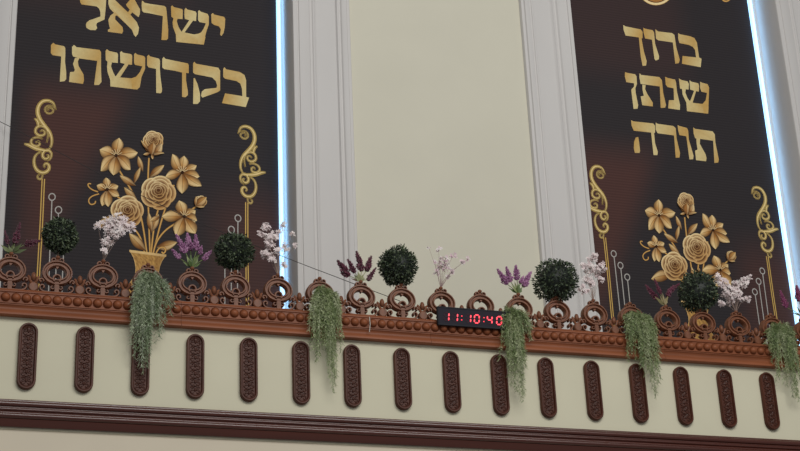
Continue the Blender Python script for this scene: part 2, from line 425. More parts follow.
def spikes(i, base_px, lst, leaf_tips, cols, gcols, label, seed, name_label=None):
    rng = random.Random(seed); b0 = crown_pt(i)
    t = thing('flower_spray', label, 'flowers', b0, 'sprays of flower spikes on the crest')
    root = Vector((0, 0, -.012)); g = MB()
    for (bx, by, tx, ty, w) in lst:
        yy = rng.uniform(-.05, .05)
        A = at(bx, by, b0.y+yy)-b0; B = at(tx, ty, b0.y+yy*1.6)-b0; k = .0092
        ax = B-A; L = ax.length; axn = ax.normalized(); W = w*k
        s = MB(); sx = axn.orthogonal().normalized(); sy = axn.cross(sx)
        nfl = int(70+L*420)
        for j in range(nfl):
            f = (j+rng.random())/nfl
            env = (min(1, .5+f*3) if f < .16 else 1)*(1-f)**.75*.95+.06
            a = rng.uniform(0, 2*PI); rr = W*env*rng.uniform(.45, .95)
            p = A+ax*f+(sx*math.cos(a)+sy*math.sin(a))*rr
            col = lerp(rng.choice(cols), (0, 0, 0), rng.uniform(0, .2))
            q = (sx*math.cos(a)+sy*math.sin(a)+axn*.9).normalized()
            z = W*rng.uniform(.32, .5)*(.55+.45*env)
            o1 = q.orthogonal().normalized(); o2 = q.cross(o1)
            s.add([p-q*z*.6, p+o1*z*.5, p+o2*z*.5, p-o1*z*.5, p-o2*z*.5, p+q*z], [(0, 2, 1), (0, 3, 2), (0, 4, 3), (0, 1, 4), (5, 1, 2), (5, 2, 3), (5, 3, 4), (5, 4, 1)], cols=[lerp(col, (0, 0, 0), .3), col, col, col, col, lerp(col, (1, 1, 1), .06)])
        s.tube([A-axn*.005, A+ax*.5, B], [W*.45, W*.4, W*.12], 6, col=lerp(cols[0], (0, 0, 0), .35))
        s.build('flower_spike', m_petal, t)
        mid = root.lerp(A, .55)+Vector((0, 0, .01)); g.tube([root, mid, A], .0035, 5, col=gcols[0])
    for (lx, ly, w) in leaf_tips:
        yy = rng.uniform(-.06, .04)
        T = at(lx, ly, b0.y+yy)-b0; d = T-root
        for h in (0,): blade(g, root+d*.15, d, Vector((rng.uniform(-.5, .5), -1, .3)), d.length*.85, w*.0092*.5, rng.choice(gcols), .08)
    g.build('leaves', m_leaf, t)
BUR = [lin((96, 30, 54)), lin((76, 22, 40)), lin((112, 40, 66))]
LIL = [lin((176, 114, 160)), lin((150, 88, 138)), lin((200, 146, 186))]
LGR = [lin((112, 128, 74)), lin((90, 112, 58)), lin((150, 160, 110)), lin((78, 100, 52))]
PGR = [lin((158, 160, 118)), lin((120, 128, 82)), lin((180, 178, 140)), lin((104, 84, 66))]
spikes(0, (12, 258), [(15, 243, 20, 222.5, 4.0), (25, 244.5, 41, 240.5, 3.8), (8, 244, 4.5, 230, 2.6)], [(1, 244, 5), (14.5, 240, 3), (21.5, 243, 5), (27, 248.5, 4), (9, 246, 4), (5, 250, 3)], BUR, [lin((110, 120, 74)), lin((150, 150, 110)), lin((84, 96, 56))], 'small spray of dark plum flower spikes at the far left edge', 11)
spikes(4, (191, 271), [(185.5, 252.5, 176, 234.5, 4.2), (190.5, 250, 187, 233.5, 4.6), (196.5, 250, 195.5, 234.5, 4.0), (179.8, 258.5, 171.5, 249, 3.2), (203, 259.5, 211.5, 250.5, 3.2), (200, 254, 201.8, 245.5, 2.8)],
       [(187, 256, 4), (190, 254, 4), (198.5, 253, 5), (183, 261, 3), (201, 262, 3), (194, 257, 5), (189, 259, 5)], LIL, LGR, 'spray of lilac flower spikes in front of the gold lily of the left banner', 12)
spikes(8, (360, 283), [(348.6, 276, 337.5, 260.5, 5.2), (354.5, 272.5, 347.8, 259.2, 3.8), (361.5, 270.5, 356.6, 251.2, 4.6), (366.5, 270.5, 371.2, 256, 4.3), (368, 280, 376, 267.8, 3.3)],
       [(354, 274, 4), (358, 271, 4), (351, 278, 3), (363, 274, 4), (365, 277, 3), (356, 277, 4)], BUR, PGR, 'spray of deep burgundy flower spikes against the white pilaster', 13)
spikes(12, (516, 293.5), [(507, 284, 497.3, 268.8, 4.3), (510.5, 281.5, 506.2, 266.8, 4.0), (517, 279.5, 515.8, 265.2, 4.2), (523.5, 286, 531, 271.6, 4.3), (520.5, 283, 523.5, 276, 3.0)],
       [(512, 284, 4), (515, 281, 4), (519, 283, 4), (508.5, 287, 3), (522, 287, 4), (516, 285, 4)], LIL, LGR, 'spray of lilac flower spikes just right of the red clock, on the cream wall', 14)
spikes(16, (661, 307), [(656.8, 299, 645.5, 285, 3.8), (660.5, 293.5, 654.2, 278.5, 2.8), (667.5, 296, 673.5, 285.5, 3.8), (670, 291.5, 679.5, 283.5, 2.8)],
       [(655, 296, 4), (660, 294, 4), (666, 297, 4), (663, 292, 3), (658, 300, 4)], [lin((112, 36, 66)), lin((92, 28, 52)), lin((126, 48, 78))], [lin((150, 136, 96)), lin((120, 112, 70)), lin((96, 80, 54))], 'spray of burgundy flower spikes before the gold roses of the second banner', 15)
spikes(20, (803, 325), [(786.5, 307.5, 780, 290.5, 3.8), (799, 301, 796.5, 285.5, 4.4), (806, 302, 809, 287, 4.0), (803, 297, 803, 283, 4)],
       [(791, 311, 3), (797, 306, 4), (803, 303, 4), (808, 308, 4)], [lin((150, 64, 112)), lin((128, 50, 92)), lin((170, 84, 130))], LGR, 'spray of lilac pink flower spikes at the far right edge', 16)

def blossoms(i, blobs, cols, label, seed, dens=1.0, twig=lin((150, 128, 116)), fs=1.0):
    rng = random.Random(seed); b0 = crown_pt(i)
    t = thing('blossom_spray', label, 'flowers', b0, 'sprays of small blossoms on the crest')
    tw = MB(); fl = MB(); root = Vector((0, 0, -.012))
    for (px, py, r) in blobs:
        yy = rng.uniform(-.05, .05); C = at(px, py, b0.y+yy)-b0; R = r*.0093
        mid = root.lerp(C, .5)+Vector((C.x*-.08, rng.uniform(-.01, .01), .02))
        tw.tube([root, root.lerp(mid, .6), mid, C], [.0018, .0016, .0014, .0010], 5, col=twig)
        for j in range(max(3, int(r*r*.95*dens+2))):
            u = rv(rng)*R*rng.random()**.4; u.y *= .9; p = C+u
            if rng.random() < .5: tw.tube([C+u*.2, p], .0012, 4, col=twig)
            nrm = (Vector((0, -1, .35))+rv(rng)*.7).normalized()
            a1 = nrm.orthogonal().normalized(); a2 = nrm.cross(a1); s = rng.uniform(.016, .026)*fs; col = rng.choice(cols); a0 = rng.uniform(0, 6)
            for h in range(5):
                a = a0+2*PI*h/5; d = a1*math.cos(a)+a2*math.sin(a); e = a1*-math.sin(a)+a2*math.cos(a)
                fl.add([p, p+d*s*.5+e*s*.26+nrm*s*.2, p+d*s+nrm*s*.12, p+d*s*.5-e*s*.26+nrm*s*.2], [(0, 1, 2, 3)], cols=[lerp(col, (.45, .3, .3), .35), col, lerp(col, (1, 1, 1), .1), col])
    tw.build('twigs', m_petal, t); fl.build('blossoms', m_petal, t)
WHT = [lin((254, 240, 238)), lin((246, 230, 230)), lin((255, 246, 242))]
PNK = [lin((246, 230, 228)), lin((238, 218, 218)), lin((250, 242, 238))]
blossoms(2, [(117, 220, 7), (108, 223, 6), (124, 224, 7), (131, 227, 5), (112, 231, 7), (120, 231, 5), (104, 240, 5), (109, 243, 4), (98, 226, 3.5), (104, 251, 3), (116, 238, 3)], WHT, 'dense white blossom spray left of the gold vase on the left banner', 21)
blossoms(6, [(266.3, 226.5, 4), (261.6, 233, 4), (273, 238, 7), (268.6, 244, 4.5), (267, 255, 5.5), (273, 260, 3), (283.3, 224.5, 3), (285.6, 248, 5), (292.5, 234, 2.5), (296, 245, 2), (283, 265, 3.5), (280, 231, 3), (263, 254, 3), (278, 250, 4)], WHT, 'white blossom spray partly in front of the lit strip', 22, .9)
blossoms(10, [(444, 266.5, 7), (438.6, 250, 3), (429, 248, 1.6), (453, 256, 3.6), (462.6, 262, 2.6), (434.6, 262.6, 2.6), (452, 272, 3), (437, 272, 3.6), (447, 259, 4), (441, 258, 3), (468, 259, 2), (448, 277, 2)], [lin((236, 208, 216)), lin((246, 238, 236)), lin((226, 196, 206))], 'sparse pink blossom spray above the left end of the clock', 23, .8, lin((150, 124, 122)), .85)
blossoms(14, [(594, 258, 5), (602, 268, 5.5), (591, 269.6, 7), (587.6, 279.4, 5), (582.7, 289.5, 5), (601.4, 279, 3.2), (592, 284, 4), (584, 266, 4.5), (596, 274, 4), (590, 261, 4), (588, 291, 3)], PNK, 'pale pink blossom spray between the white pilaster and the second banner', 24, .9)
blossoms(18, [(717.5, 278, 5), (723, 284, 6), (730, 292.5, 8), (743.6, 283, 5.5), (749, 277.6, 3), (748, 299, 3.6), (721.6, 304, 3.6), (730.6, 302, 4.5), (738, 294, 5), (736, 284, 4), (725, 297, 4), (741, 299, 3)], WHT, 'dense white blossom spray before the second banner, right of the topiary', 25)

FERN = [lin((164, 178, 124)), lin((136, 154, 98)), lin((190, 200, 156)), lin((112, 134, 82)), lin((206, 212, 172))]
def garland(i, top, spread, ends, label, seed, pal, per=6):
    rng = random.Random(seed); Y = -.10
    T = at(top[0], top[1], -.02); root = Vector((T.x, -.03, T.z))
    t = thing('hanging_garland', label, 'garland', root, 'hanging green garlands over the rail')
    k = 0
    for (ex, ey) in ends:
        m = MB()
        for h in range(per):
            jx, jz = (rng.gauss(0, 2.8), rng.gauss(0, 5)) if h else (0, 0)
            f = 1 if h == 0 else rng.uniform(.35, 1.0)
            E = at(ex+jx, ey+jz, Y+rng.uniform(-.045, .03)); E = Vector((root.x+(E.x-root.x)*(.75+.25*f), E.y, root.z+(E.z-root.z)*f))
            S = root+Vector((rng.gauss(0, spread*.55), rng.uniform(-.02, .03), rng.gauss(-.012, .02)))
            c1 = Vector((S.x+(E.x-S.x)*.8, -.12+rng.uniform(-.045, .01), S.z+rng.uniform(-.01, .035))); c2 = Vector((E.x+(S.x-E.x)*rng.uniform(.05, .3), E.y-.01, S.z+(E.z-S.z)*.45))
            pts = []
            for q in range(15):
                u = q/14; v = 1-u
                pts.append(S*v**3+c1*3*v*v*u+c2*3*v*u*u+E*u**3)
            base = rng.choice(pal)
            m.tube(pts, [.003-.00015*q for q in range(15)], 4, col=lerp(base, (0, 0, 0), .3))
            L = sum((pts[q+1]-pts[q]).length for q in range(14)); nl = int(L/.0044)
            for j in range(nl):
                u = (j+rng.random())/nl*13.99; q = int(u); p = pts[q].lerp(pts[q+1], u-q); tg = (pts[q+1]-pts[q]).normalized()
                side = rv(rng); side = (side-tg*side.dot(tg)).normalized()
                if p.y > -.05 and side.y > .3: side.y *= -1
                d = (tg*rng.uniform(.5, 1.1)+side*.8).normalized()
                taper = 1-.15*(u/14)
                blade(m, p, d, rv(rng), rng.uniform(.026, .050)*taper, rng.uniform(.0020, .0038), lerp(rng.choice(pal), base, .5), rng.uniform(-.1, .35))
        m.v = [(p[0]-root.x, p[1]-root.y, p[2]-root.z) for p in m.v]
        m.build('strand', m_leaf, t)
SIL = [lin((168, 180, 146)), lin((136, 154, 116)), lin((206, 214, 192)), lin((110, 132, 90)), lin((186, 198, 164))]
garland(3, (148, 279), .05, [(132, 318), (131, 332), (133, 346), (135, 358), (139, 366), (143, 374), (147, 368), (150, 354), (156, 344), (160, 338), (165, 322), (171, 315), (137, 338), (145, 360), (152, 330), (142, 322), (158, 318), (148, 300)], 'frosty green garland at the left, hanging over a dark plaque under the gold vase', 31, SIL)
garland(7, (324, 293), .06, [(309, 330), (311, 343), (315, 352), (318, 361), (322, 350), (328, 365), (332.5, 392), (331, 380), (337, 376), (341, 352), (342, 338), (335, 386), (325, 345), (317, 335), (333, 340), (324, 322)], 'airy green garland hanging between two plaques, left of the burgundy flowers', 32, FERN)
garland(12, (509, 313), .035, [(505, 345), (510.5, 371), (521.6, 399), (523, 402), (524, 380), (526, 360), (531, 340), (527, 333), (511.6, 386), (516, 391), (507, 356), (517, 372), (520, 352), (512, 345)], 'long narrow green garland at the right end of the clock', 33, FERN)
garland(15, (634, 317), .07, [(631, 354), (645, 376), (656, 398), (660.5, 378), (655, 350), (653, 390), (643, 368), (627, 328), (654, 338), (635, 360), (658, 368), (648, 352), (640, 342), (633, 338), (651, 372)], 'thick green garland over the fourth draped ring, left of the second banner flowers', 34, FERN)
garland(19, (777, 328), .05, [(774, 355), (779, 378), (784, 382), (797.7, 397), (799, 401), (795, 354), (798, 372), (789.7, 373), (787, 386), (804, 394), (783, 355), (790, 345), (797, 384), (770, 344)], 'green garland at the far right, below the lilac pink flowers', 35, FERN)

# ------------------------------------------------------------------ clock
YC = -.108
ca, cb = at(436.9, 306.9, YC), at(438.1, 324.5, YC); cr = at(510.5, 311.6, YC)
cx0, cx1 = (ca.x+cb.x)/2, cr.x; cz0, cz1 = cb.z, (ca.z+at(505.6, 311.2, YC).z)/2
ck = thing('digital_clock', 'black digital clock with red digits reading 11:10:40, standing on the rail', 'clock', (cx0, YC, cz0))
W, H = cx1-cx0, cz1-cz0
m = MB(); m.box((0, -.0, 0), (W, .024, H)); m.sweep([(.004, .004), (W-.004, .004), (W-.004, H-.004), (.004, H-.004)], [(-.005, .006), (-.005, -.006), (.005, -.006), (.005, .006)], True)
m.build('case', m_black, ck, False)
m = MB(); m.box((.010, -.002, .010), (W-.010, .003, H-.010)); m.build('display', m_screen, ck, False)
seg = {'0': 'abcdef', '1': 'bc', '4': 'fgbc'}
def segs(x, z, w, h, on):
    sl = .10; q = {'a': ((0, h), (w, h)), 'b': ((w, h), (w, h/2)), 'c': ((w, h/2), (w, 0)), 'd': ((0, 0), (w, 0)), 'e': ((0, h/2), (0, 0)), 'f': ((0, h), (0, h/2)), 'g': ((0, h/2), (w, h/2))}
    out = MB()
    for s in on:
        (xa, za), (xb, zb) = q[s]; dx, dz = xb-xa, zb-za; L = math.hypot(dx, dz); dx /= L; dz /= L; g = .004; t = .0058
        P = [(xa+dx*g, za+dz*g), (xa+dx*(g+t)-dz*t, za+dz*(g+t)+dx*t), (xb-dx*(g+t)-dz*t, zb-dz*(g+t)+dx*t), (xb-dx*g, zb-dz*g), (xb-dx*(g+t)+dz*t, zb-dz*(g+t)-dx*t), (xa+dx*(g+t)+dz*t, za+dz*(g+t)-dx*t)]
        out.prism([(x+a+sl*b, z+b) for a, b in P], -.0045, -.002)
    return out
dw, dh, dz0 = .044, .074, .040
def cxw(px): return at(px, 316, YC).x-cx0
for ch, px in (('1', 446.2), ('1', 454.8), ('1', 468), ('0', 476.4), ('4', 489.2), ('0', 498.6)):
    x = cxw(px)-dw/2-.003
    o = segs(x, dz0, dw, dh, seg[ch]).build('digit', m_led, ck, False)
    off = [c for c in 'abcdefg' if c not in seg[ch]]
    segs(x, dz0, dw, dh, off).build('unlit_segments', m_off, o, False)
for px in (461.2, 483.2):
    m = MB()
    for z in (.058, .094): m.ball((cxw(px)+.1*(z-.04), -.002, z), (.006, .004, .006), 8, 4, half=True)
    m.build('colon', m_led, ck)

# ------------------------------------------------------------------ banners
ZBOT = .35; ZTOP = 7.0
YP = YB-.001
def P2(px, py): q = at(px, py, YB); return (q.x, q.z)
class PR:
    """flat printing on the cloth, in the plane's own metres; each layer of ink lies a hair above the last"""
    def __init__(s): s.items = []
    def poly(s, pts, cols, layer=0): s.items.append((pts, [tuple(range(len(pts)))], cols, layer))
    def grid(s, pts, fs, cols, layer): s.items.append((pts, fs, cols, layer))
    def mb(s, dx=0, dz=0):
        m = MB()
        for rank, (pts, fs, cols, layer) in enumerate(sorted(s.items, key=lambda it: it[3])): m.add([(x+dx, YP-.0005-.00012*rank, z+dz) for x, z in pts], fs, cols=cols)
        return m
CRE, GOL, MID, BRN, DRK = lin((255, 232, 178)), lin((226, 178, 102)), lin((182, 126, 68)), lin((118, 76, 42)), lin((62, 38, 24))
def goldc(px, py, pale):
    if pale is None: return GOL
    g = .5+.5*math.sin(px*.13+py*.05+pale)
    return lerp(lin((206, 166, 96)), lin((226, 208, 152)), g)
def letters(crops, pale):
    pr = PR()
    for (x0, y0, s, polys) in crops:
        for pi_, poly in enumerate(polys):
            px = [(x0+a/s, y0+b/s) for a, b in poly]
            # smooth the traced outline a little (one corner cut per vertex)
            pr.poly([P2(*p) for p in px], [goldc(p[0], p[1], pale) for p in px], pi_)
    return pr
L1 = [(70, 0, 10, [
  [(100,0),(103,25),(115,45),(265,65),(290,85),(303,120),(305,165),(230,192),(190,205),(165,228),(158,250),(165,280),(200,300),(255,302),(272,282),(262,250),(270,230),(345,195),(355,100),(364,-35),(350,-60),(170,-78),(165,-200),(110,-210),(95,-180)],
  [(385,-30),(383,40),(398,85),(440,130),(452,160),(470,155),(560,240),(620,300),(637,345),(655,370),(680,340),(690,280),(668,222),(605,150),(578,122),(520,68),(450,0),(435,-30)],
  [(440,130),(405,155),(383,200),(390,250),(400,285),(378,300),(380,318),(520,337),(532,310),(525,272),(490,235),(452,195),(452,155)],
  [(578,126),(600,150),(622,125),(655,150),(685,172),(698,140),(700,95),(672,45),(640,-15),(610,-30),(595,5),(560,45),(568,65),(597,98)],
  [(718,8),(732,13),(745,28),(800,40),(940,60),(960,75),(965,110),(982,300),(980,385),(965,402),(912,400),(915,390),(928,162),(800,135),(735,125),(720,108),(716,60)]]),
 (150, 0, 10, [
  [(210,65),(222,55),(240,72),(322,92),(328,108),(325,192),(235,185),(213,165)],
  [(235,180),(275,188),(268,215),(285,270),(315,320),(345,325),(300,420),(262,420),(258,345),(230,270),(225,225)],
  [(262,420),(310,318),(345,325),(440,345),(500,335),(555,370),(537,448)],
  [(345,95),(357,80),(375,97),(455,115),(465,135),(460,212),(430,208),(345,325),(315,320),(392,203),(348,190),(343,150)],
  [(480,115),(490,102),(508,118),(575,140),(588,165),(588,245),(565,310),(545,390),(535,448),(480,440),(470,345),(510,325),(535,290),(558,235),(495,222),(480,200)],
  [(612,145),(627,130),(642,147),(740,170),(752,190),(748,270),(735,330),(713,362),(700,345),(708,295),(690,265),(640,250),(615,230)]])]
L2 = [(45, 40, 10, [
  [(60,50),(82,28),(105,45),(190,62),(203,80),(203,150),(200,220),(212,320),(212,390),(195,412),(150,418),(148,410),(162,165),(75,152),(58,130)],
  [(270,70),(290,50),(315,72),(545,100),(560,120),(560,300),(565,420),(540,450),(495,452),(492,440),(522,210),(345,185),(280,165),(270,140)],
  [(300,180),(345,180),(328,215),(335,260),(385,345),(390,400),(380,440),(240,420),(250,322),(290,318),(298,300),(280,240)]]),
 (100, 45, 10, [
  [(55,60),(70,42),(90,60),(170,78),(180,95),(178,180),(78,172),(57,150)],
  [(75,170),(118,176),(110,215),(130,270),(155,318),(195,325),(160,415),(103,415),(102,350),(75,270),(70,220)],
  [(103,415),(155,312),(200,325),(320,335),(360,320),(400,360),(398,410),(372,447)],
  [(200,75),(212,62),(230,78),(310,92),(322,110),(320,200),(285,195),(200,325),(155,318),(248,190),(203,178)],
  [(340,95),(352,80),(370,95),(440,112),(452,130),(450,240),(415,320),(398,420),(372,447),(320,435),(310,335),(360,318),(400,270),(422,215),(350,200),(340,180)],
  [(470,115),(485,98),(500,115),(590,138),(600,160),(598,240),(605,330),(620,440),(618,470),(605,485),(562,480),(560,240),(485,225),(470,205)],
  [(622,140),(635,120),(655,140),(750,160),(878,185),(887,204),(887,283),(860,280),(860,356),(878,466),(878,502),(854,524),(820,520),(820,277),(750,259),(640,242),(622,225)]]),
 (175, 55, 8.2, [
  [(148,70),(158,55),(172,72),(355,105),(370,130),(370,290),(350,305),(225,350),(213,335),(220,300),(245,280),(340,270),(345,250),(335,215),(305,185),(165,158),(148,145)],
  [(152,190),(162,190),(185,240),(205,320),(205,380),(185,402),(150,402),(148,395)],
  [(395,115),(405,100),(420,118),(530,140),(570,165),(583,210),(583,345),(607,350),(580,428),(385,395),(410,315),(552,338),(548,275),(535,235),(505,215),(410,195),(395,180)]])]
R1 = [(615, 20, 8, [
  [(505,105),(518,114),(600,130),(635,145),(655,180),(672,300),(692,310),(685,378),(535,350),(540,288),(648,300),(640,240),(622,215),(590,200),(515,185),(505,150)],
  [(322,74),(335,85),(345,92),(455,105),(475,120),(490,220),(518,320),(510,345),(482,350),(462,180),(345,163),(328,150)],
  [(226,62),(240,70),(300,82),(312,100),(320,190),(352,290),(350,315),(325,325),(315,310),(295,158),(240,148),(228,100)],
  [(65,40),(85,52),(205,75),(220,95),(220,145),(212,150),(230,250),(253,330),(248,365),(220,368),(205,290),(190,140),(85,125),(68,80)]])]
R2 = [(620, 64, 8, [
  [(40,65),(60,72),(120,82),(132,100),(135,160),(122,195),(125,230),(145,330),(140,358),(108,360),(92,230),(90,205),(112,180),(112,155),(50,145),(38,100)],
  [(155,75),(170,88),(315,105),(335,130),(345,230),(368,330),(360,350),(325,352),(318,180),(165,160),(155,110)],
  [(178,165),(205,170),(200,200),(215,235),(262,310),(262,340),(178,330),(165,260),(190,255),(180,210)],
  [(360,102),(380,112),(440,125),(448,150),(455,220),(480,330),(478,368),(385,355),(390,290),(432,290),(428,195),(380,185),(365,165)],
  [(470,115),(490,128),(540,140),(550,160),(548,205),(480,198)],
  [(495,196),(525,203),(522,230),(540,275),(565,305),(590,312),(545,380),(535,375),(530,310),(500,245)],
  [(535,378),(560,300),(590,312),(655,320),(690,305),(708,340),(705,398)],
  [(555,130),(570,142),(625,155),(632,175),(630,222),(608,218),(580,310),(558,305),(592,215),(560,205)],
  [(640,142),(655,150),(700,162),(712,190),(708,300),(705,398),(670,395),(660,320),(685,290),(695,232),(650,222),(640,190)]])]
R3 = [(625, 112, 8, [
  [(545,122),(560,135),(700,155),(718,180),(722,240),(750,380),(745,405),(715,408),(705,230),(560,210),(548,170)],
  [(570,210),(600,216),(598,255),(645,340),(652,370),(648,395),(568,385),(560,310),(580,300),(572,250)],
  [(420,105),(435,112),(495,128),(505,150),(510,220),(548,350),(545,378),(515,380),(490,195),(435,185),(425,150)],
  [(245,85),(260,95),(385,112),(405,130),(412,210),(440,330),(435,365),(405,366),(392,188),(260,170),(245,140)],
  [(48,65),(65,75),(225,92),(240,110),(240,165),(232,170),(240,250),(262,320),(258,345),(228,345),(208,165),(70,150),(52,110)],
  [(85,205),(105,200),(112,240),(120,310),(115,328),(78,328),(70,290),(72,240)]])]

# --- printed bouquet, drawn in the left banner's plane and printed alike on the right one
bq = PR()
def strip(pr, pts, widths, cols, layer):
    """ribbon of ink along a px path; each cross row has (edge, mid, edge)"""
    n = len(pts); V = []; C = []; Fc = []
    for i in range(n):
        a, b = pts[max(i-1, 0)], pts[min(i+1, n-1)]; dx, dy = b[0]-a[0], b[1]-a[1]; L = math.hypot(dx, dy) or 1
        w = widths if not hasattr(widths, '__len__') else widths[i]
        for u in (-1, -.35, .35, 1): V.append(P2(pts[i][0]-dy/L*w*u, pts[i][1]+dx/L*w*u))
        C += [cols[0], cols[1], cols[1], cols[2]]
    for i in range(n-1):
        for k in range(3): Fc.append((i*4+k, i*4+k+1, i*4+k+5, i*4+k+4))
    pr.grid(V, Fc, C, layer)
def smooth(pts, it=2):
    for _ in range(it):
        q = [pts[0]]
        for a, b in zip(pts, pts[1:]): q += [(a[0]*.75+b[0]*.25, a[1]*.75+b[1]*.25), (a[0]*.25+b[0]*.75, a[1]*.25+b[1]*.75)]
        pts = q+[pts[-1]]
    return pts
def petal(c, tip, w, layer, cols=(DRK, MID, CRE), curl=0., peak=.55, rib=True):
    n = 9; V = []; C = []; Fc = []
    dx, dy = tip[0]-c[0], tip[1]-c[1]; L = math.hypot(dx, dy); ux, uy = dx/L, dy/L
    for i in range(n+1):
        u = i/n; env = (math.sin(PI*min(1, u/peak/2)) if u < peak else math.cos((u-peak)/(1-peak)*PI/2)**.8)
        ww = w*max(.03, env); off = curl*u*u*L
        cx, cy = c[0]+ux*L*u-uy*off, c[1]+uy*L*u+ux*off
        for k, s in enumerate((-1, -.6, -.12, 0, .12, .6, 1)):
            V.append(P2(cx-uy*ww*s, cy+ux*ww*s))
            base = lerp(cols[0], cols[1], min(1, u*2.1)); base = lerp(base, cols[2], min(1, max(0, (u-.35)*1.25)))
            if k in (0, 6): base = lerp(base, lin((70, 42, 24)), .85)
            elif k == 1: base = lerp(base, BRN, .55)
            elif k == 3 and rib: base = lerp(base, BRN, .55)
            elif k in (4, 5): base = lerp(base, CRE, .15+.3*u)
            C.append(base)
    for i in range(n):
        for k in range(6): Fc.append((i*7+k, i*7+k+1, i*7+k+8, i*7+k+7))
    bq.grid(V, Fc, C, layer)
def leaf(a, b, w, layer=1, curl=.08):
    petal(a, b, w, layer, (DRK, MID, lin((238, 206, 140))), curl, .5)
def lily(c, tips, w, layer):
    order = sorted(tips, key=lambda t: t[1])
    for k, t in enumerate(order): petal(c, t[:2], w*(t[2] if len(t) > 2 else 1), layer+k*.4, (lin((92, 50, 26)), lin((206, 146, 76)), lin((255, 228, 164))), t[3] if len(t) > 3 else .06*(1 if t[0] > c[0] else -1), .6)
    for k in range(6):
        a = -PI/2+(k-2.5)*.45; strip(bq, [c, (c[0]+6.5*math.cos(a), c[1]+6.5*math.sin(a))], .35, (MID, CRE, MID), layer+3.4)
    bq.poly([P2(c[0]+1.6*math.cos(2*PI*k/10), c[1]+1.6*math.sin(2*PI*k/10)) for k in range(10)], [DRK]*10, layer+3.6)
def rose(c, r, layer, seed):
    rng = random.Random(seed)
    rings = [(1.0, 5), (.80, 5), (.60, 4), (.43, 4), (.28, 3), (.15, 2)]
    for ri, (f, n) in enumerate(rings):
        a0 = rng.uniform(0, 6); oy = -r*.13*(1-f)
        for k in range(n):
            a = a0+2*PI*k/n; V = []; C = []; Fc = []; half = PI/n*1.5; m_ = 11; tilt = rng.uniform(-.07, .07)
            for j in range(m_+1):
                t = -1+2*j/m_; aa = a+half*t
                bulge = r*f*(1-.24*abs(t)**2.2)*(1+tilt*t)*(1.03 if ri == 0 else 1)
                lit = .5-.5*math.sin(aa+.4)
                for q, rr in enumerate((.0, .5, .78, .90, .95, 1.0)):
                    V.append(P2(c[0]+bulge*rr*math.cos(aa), c[1]+oy+bulge*rr*.97*math.sin(aa)))
                    rim = lerp(lerp(MID, GOL, .5), CRE, .2+.8*lit)
                    cc = [lin((58, 34, 22)), lin((88, 54, 34)), lerp(lin((150, 108, 70)), lin((92, 58, 36)), .75*(1-lit)), lerp(MID, rim, .45), rim, lerp(rim, MID, .3)][q]
                    if abs(t) > .9: cc = lerp(cc, DRK, .45)
                    C.append(lerp(cc, BRN, .06*ri))
            for j in range(m_):
                for q in range(5): Fc.append((j*6+q, j*6+q+1, j*6+q+7, j*6+q+6))
            bq.grid(V, Fc, C, layer+ri*.9+.08*k)
stems = [[(119, 170), (127, 183), (137, 200), (143, 225), (147, 254)], [(149, 158), (148, 175), (148, 200), (150, 254)], [(174, 185), (168, 200), (160, 225), (153, 254)], [(178, 222), (165, 230), (156, 242), (153, 254)], [(130, 225), (140, 235), (145, 254)],
         [(197, 206), (188, 212)], [(116, 196), (124, 201)], [(158, 210), (154, 225), (151, 254)]]
for s in stems: strip(bq, smooth(s), .95, (BRN, GOL, BRN), 0)
leaf((143, 172), (137, 157), 2.8); leaf((149, 178), (163, 164), 3.8); leaf((136, 186), (119, 177), 3.4); leaf((137, 201), (123, 188), 3.6); leaf((134, 184), (139, 167), 2.6)
leaf((122, 222), (96, 219), 6.5, 1, -.25); leaf((146, 251), (128, 235), 5.0); leaf((156, 247), (177, 247), 5.0, 1, -.22); leaf((151, 233), (157, 214), 4); leaf((152, 233), (147, 213), 3.2)
leaf((160, 216), (150, 222), 2.6); leaf((175, 186), (168, 193), 2.5)
lily((116, 156), [(118, 138, 1), (136, 148.5, 1.05, .22), (133, 165, 1.0, .3), (112, 175.5, 1.1), (97.5, 165, 1.0, -.35), (100, 149, 1.1)], 6.0, 2)
lily((182, 173), [(183, 156, 1), (168, 158.5, .95, .3), (165, 175, .9, -.12), (183, 194, 1.1), (197.5, 190, .95, -.22), (199.5, 176, .9), (196, 165, .8)], 5.6, 2)
lily((107, 190), [(107, 177.5, .9), (117, 184, .9, .2), (119.5, 195.5, .85), (109, 207, 1), (101, 206, .9), (97, 185, .9)], 4.6, 2)
lily((184, 217), [(180, 200.5, 1), (162, 214.5, 1, -.1), (175, 236, 1.1), (193, 235, 1.1, -.12), (197, 220, .95), (195, 210, .85)], 6.0, 2)
rose((158, 193), 17.5, 3, 5); rose((127, 212), 16.5, 2.4, 6)
# bud-like top rose with sepals, and the small bud at the right
rose((153.2, 141), 10.2, 3, 7)
petal((152, 155), (143, 141), 3.6, 4, (BRN, MID, GOL), .1); petal((153, 156), (164, 148), 4.4, 8.6, (BRN, MID, CRE), -.3); petal((151, 156), (153, 144), 5.5, 8.4, (BRN, MID, MID))
leaf((150, 154), (143, 156), 1.6, 9); leaf((151, 155), (153, 160), 1.5, 9); leaf((152, 154), (164, 153), 1.4, 9); leaf((148, 151), (140, 142), 1.4, 9)
rose((200.5, 202), 6.2, 3, 8); petal((195, 207), (206, 198), 4.2, 8.5, (BRN, MID, GOL)); leaf((195, 207), (204, 207), 1.6, 9); leaf((195, 207), (195, 197), 1.5, 9)
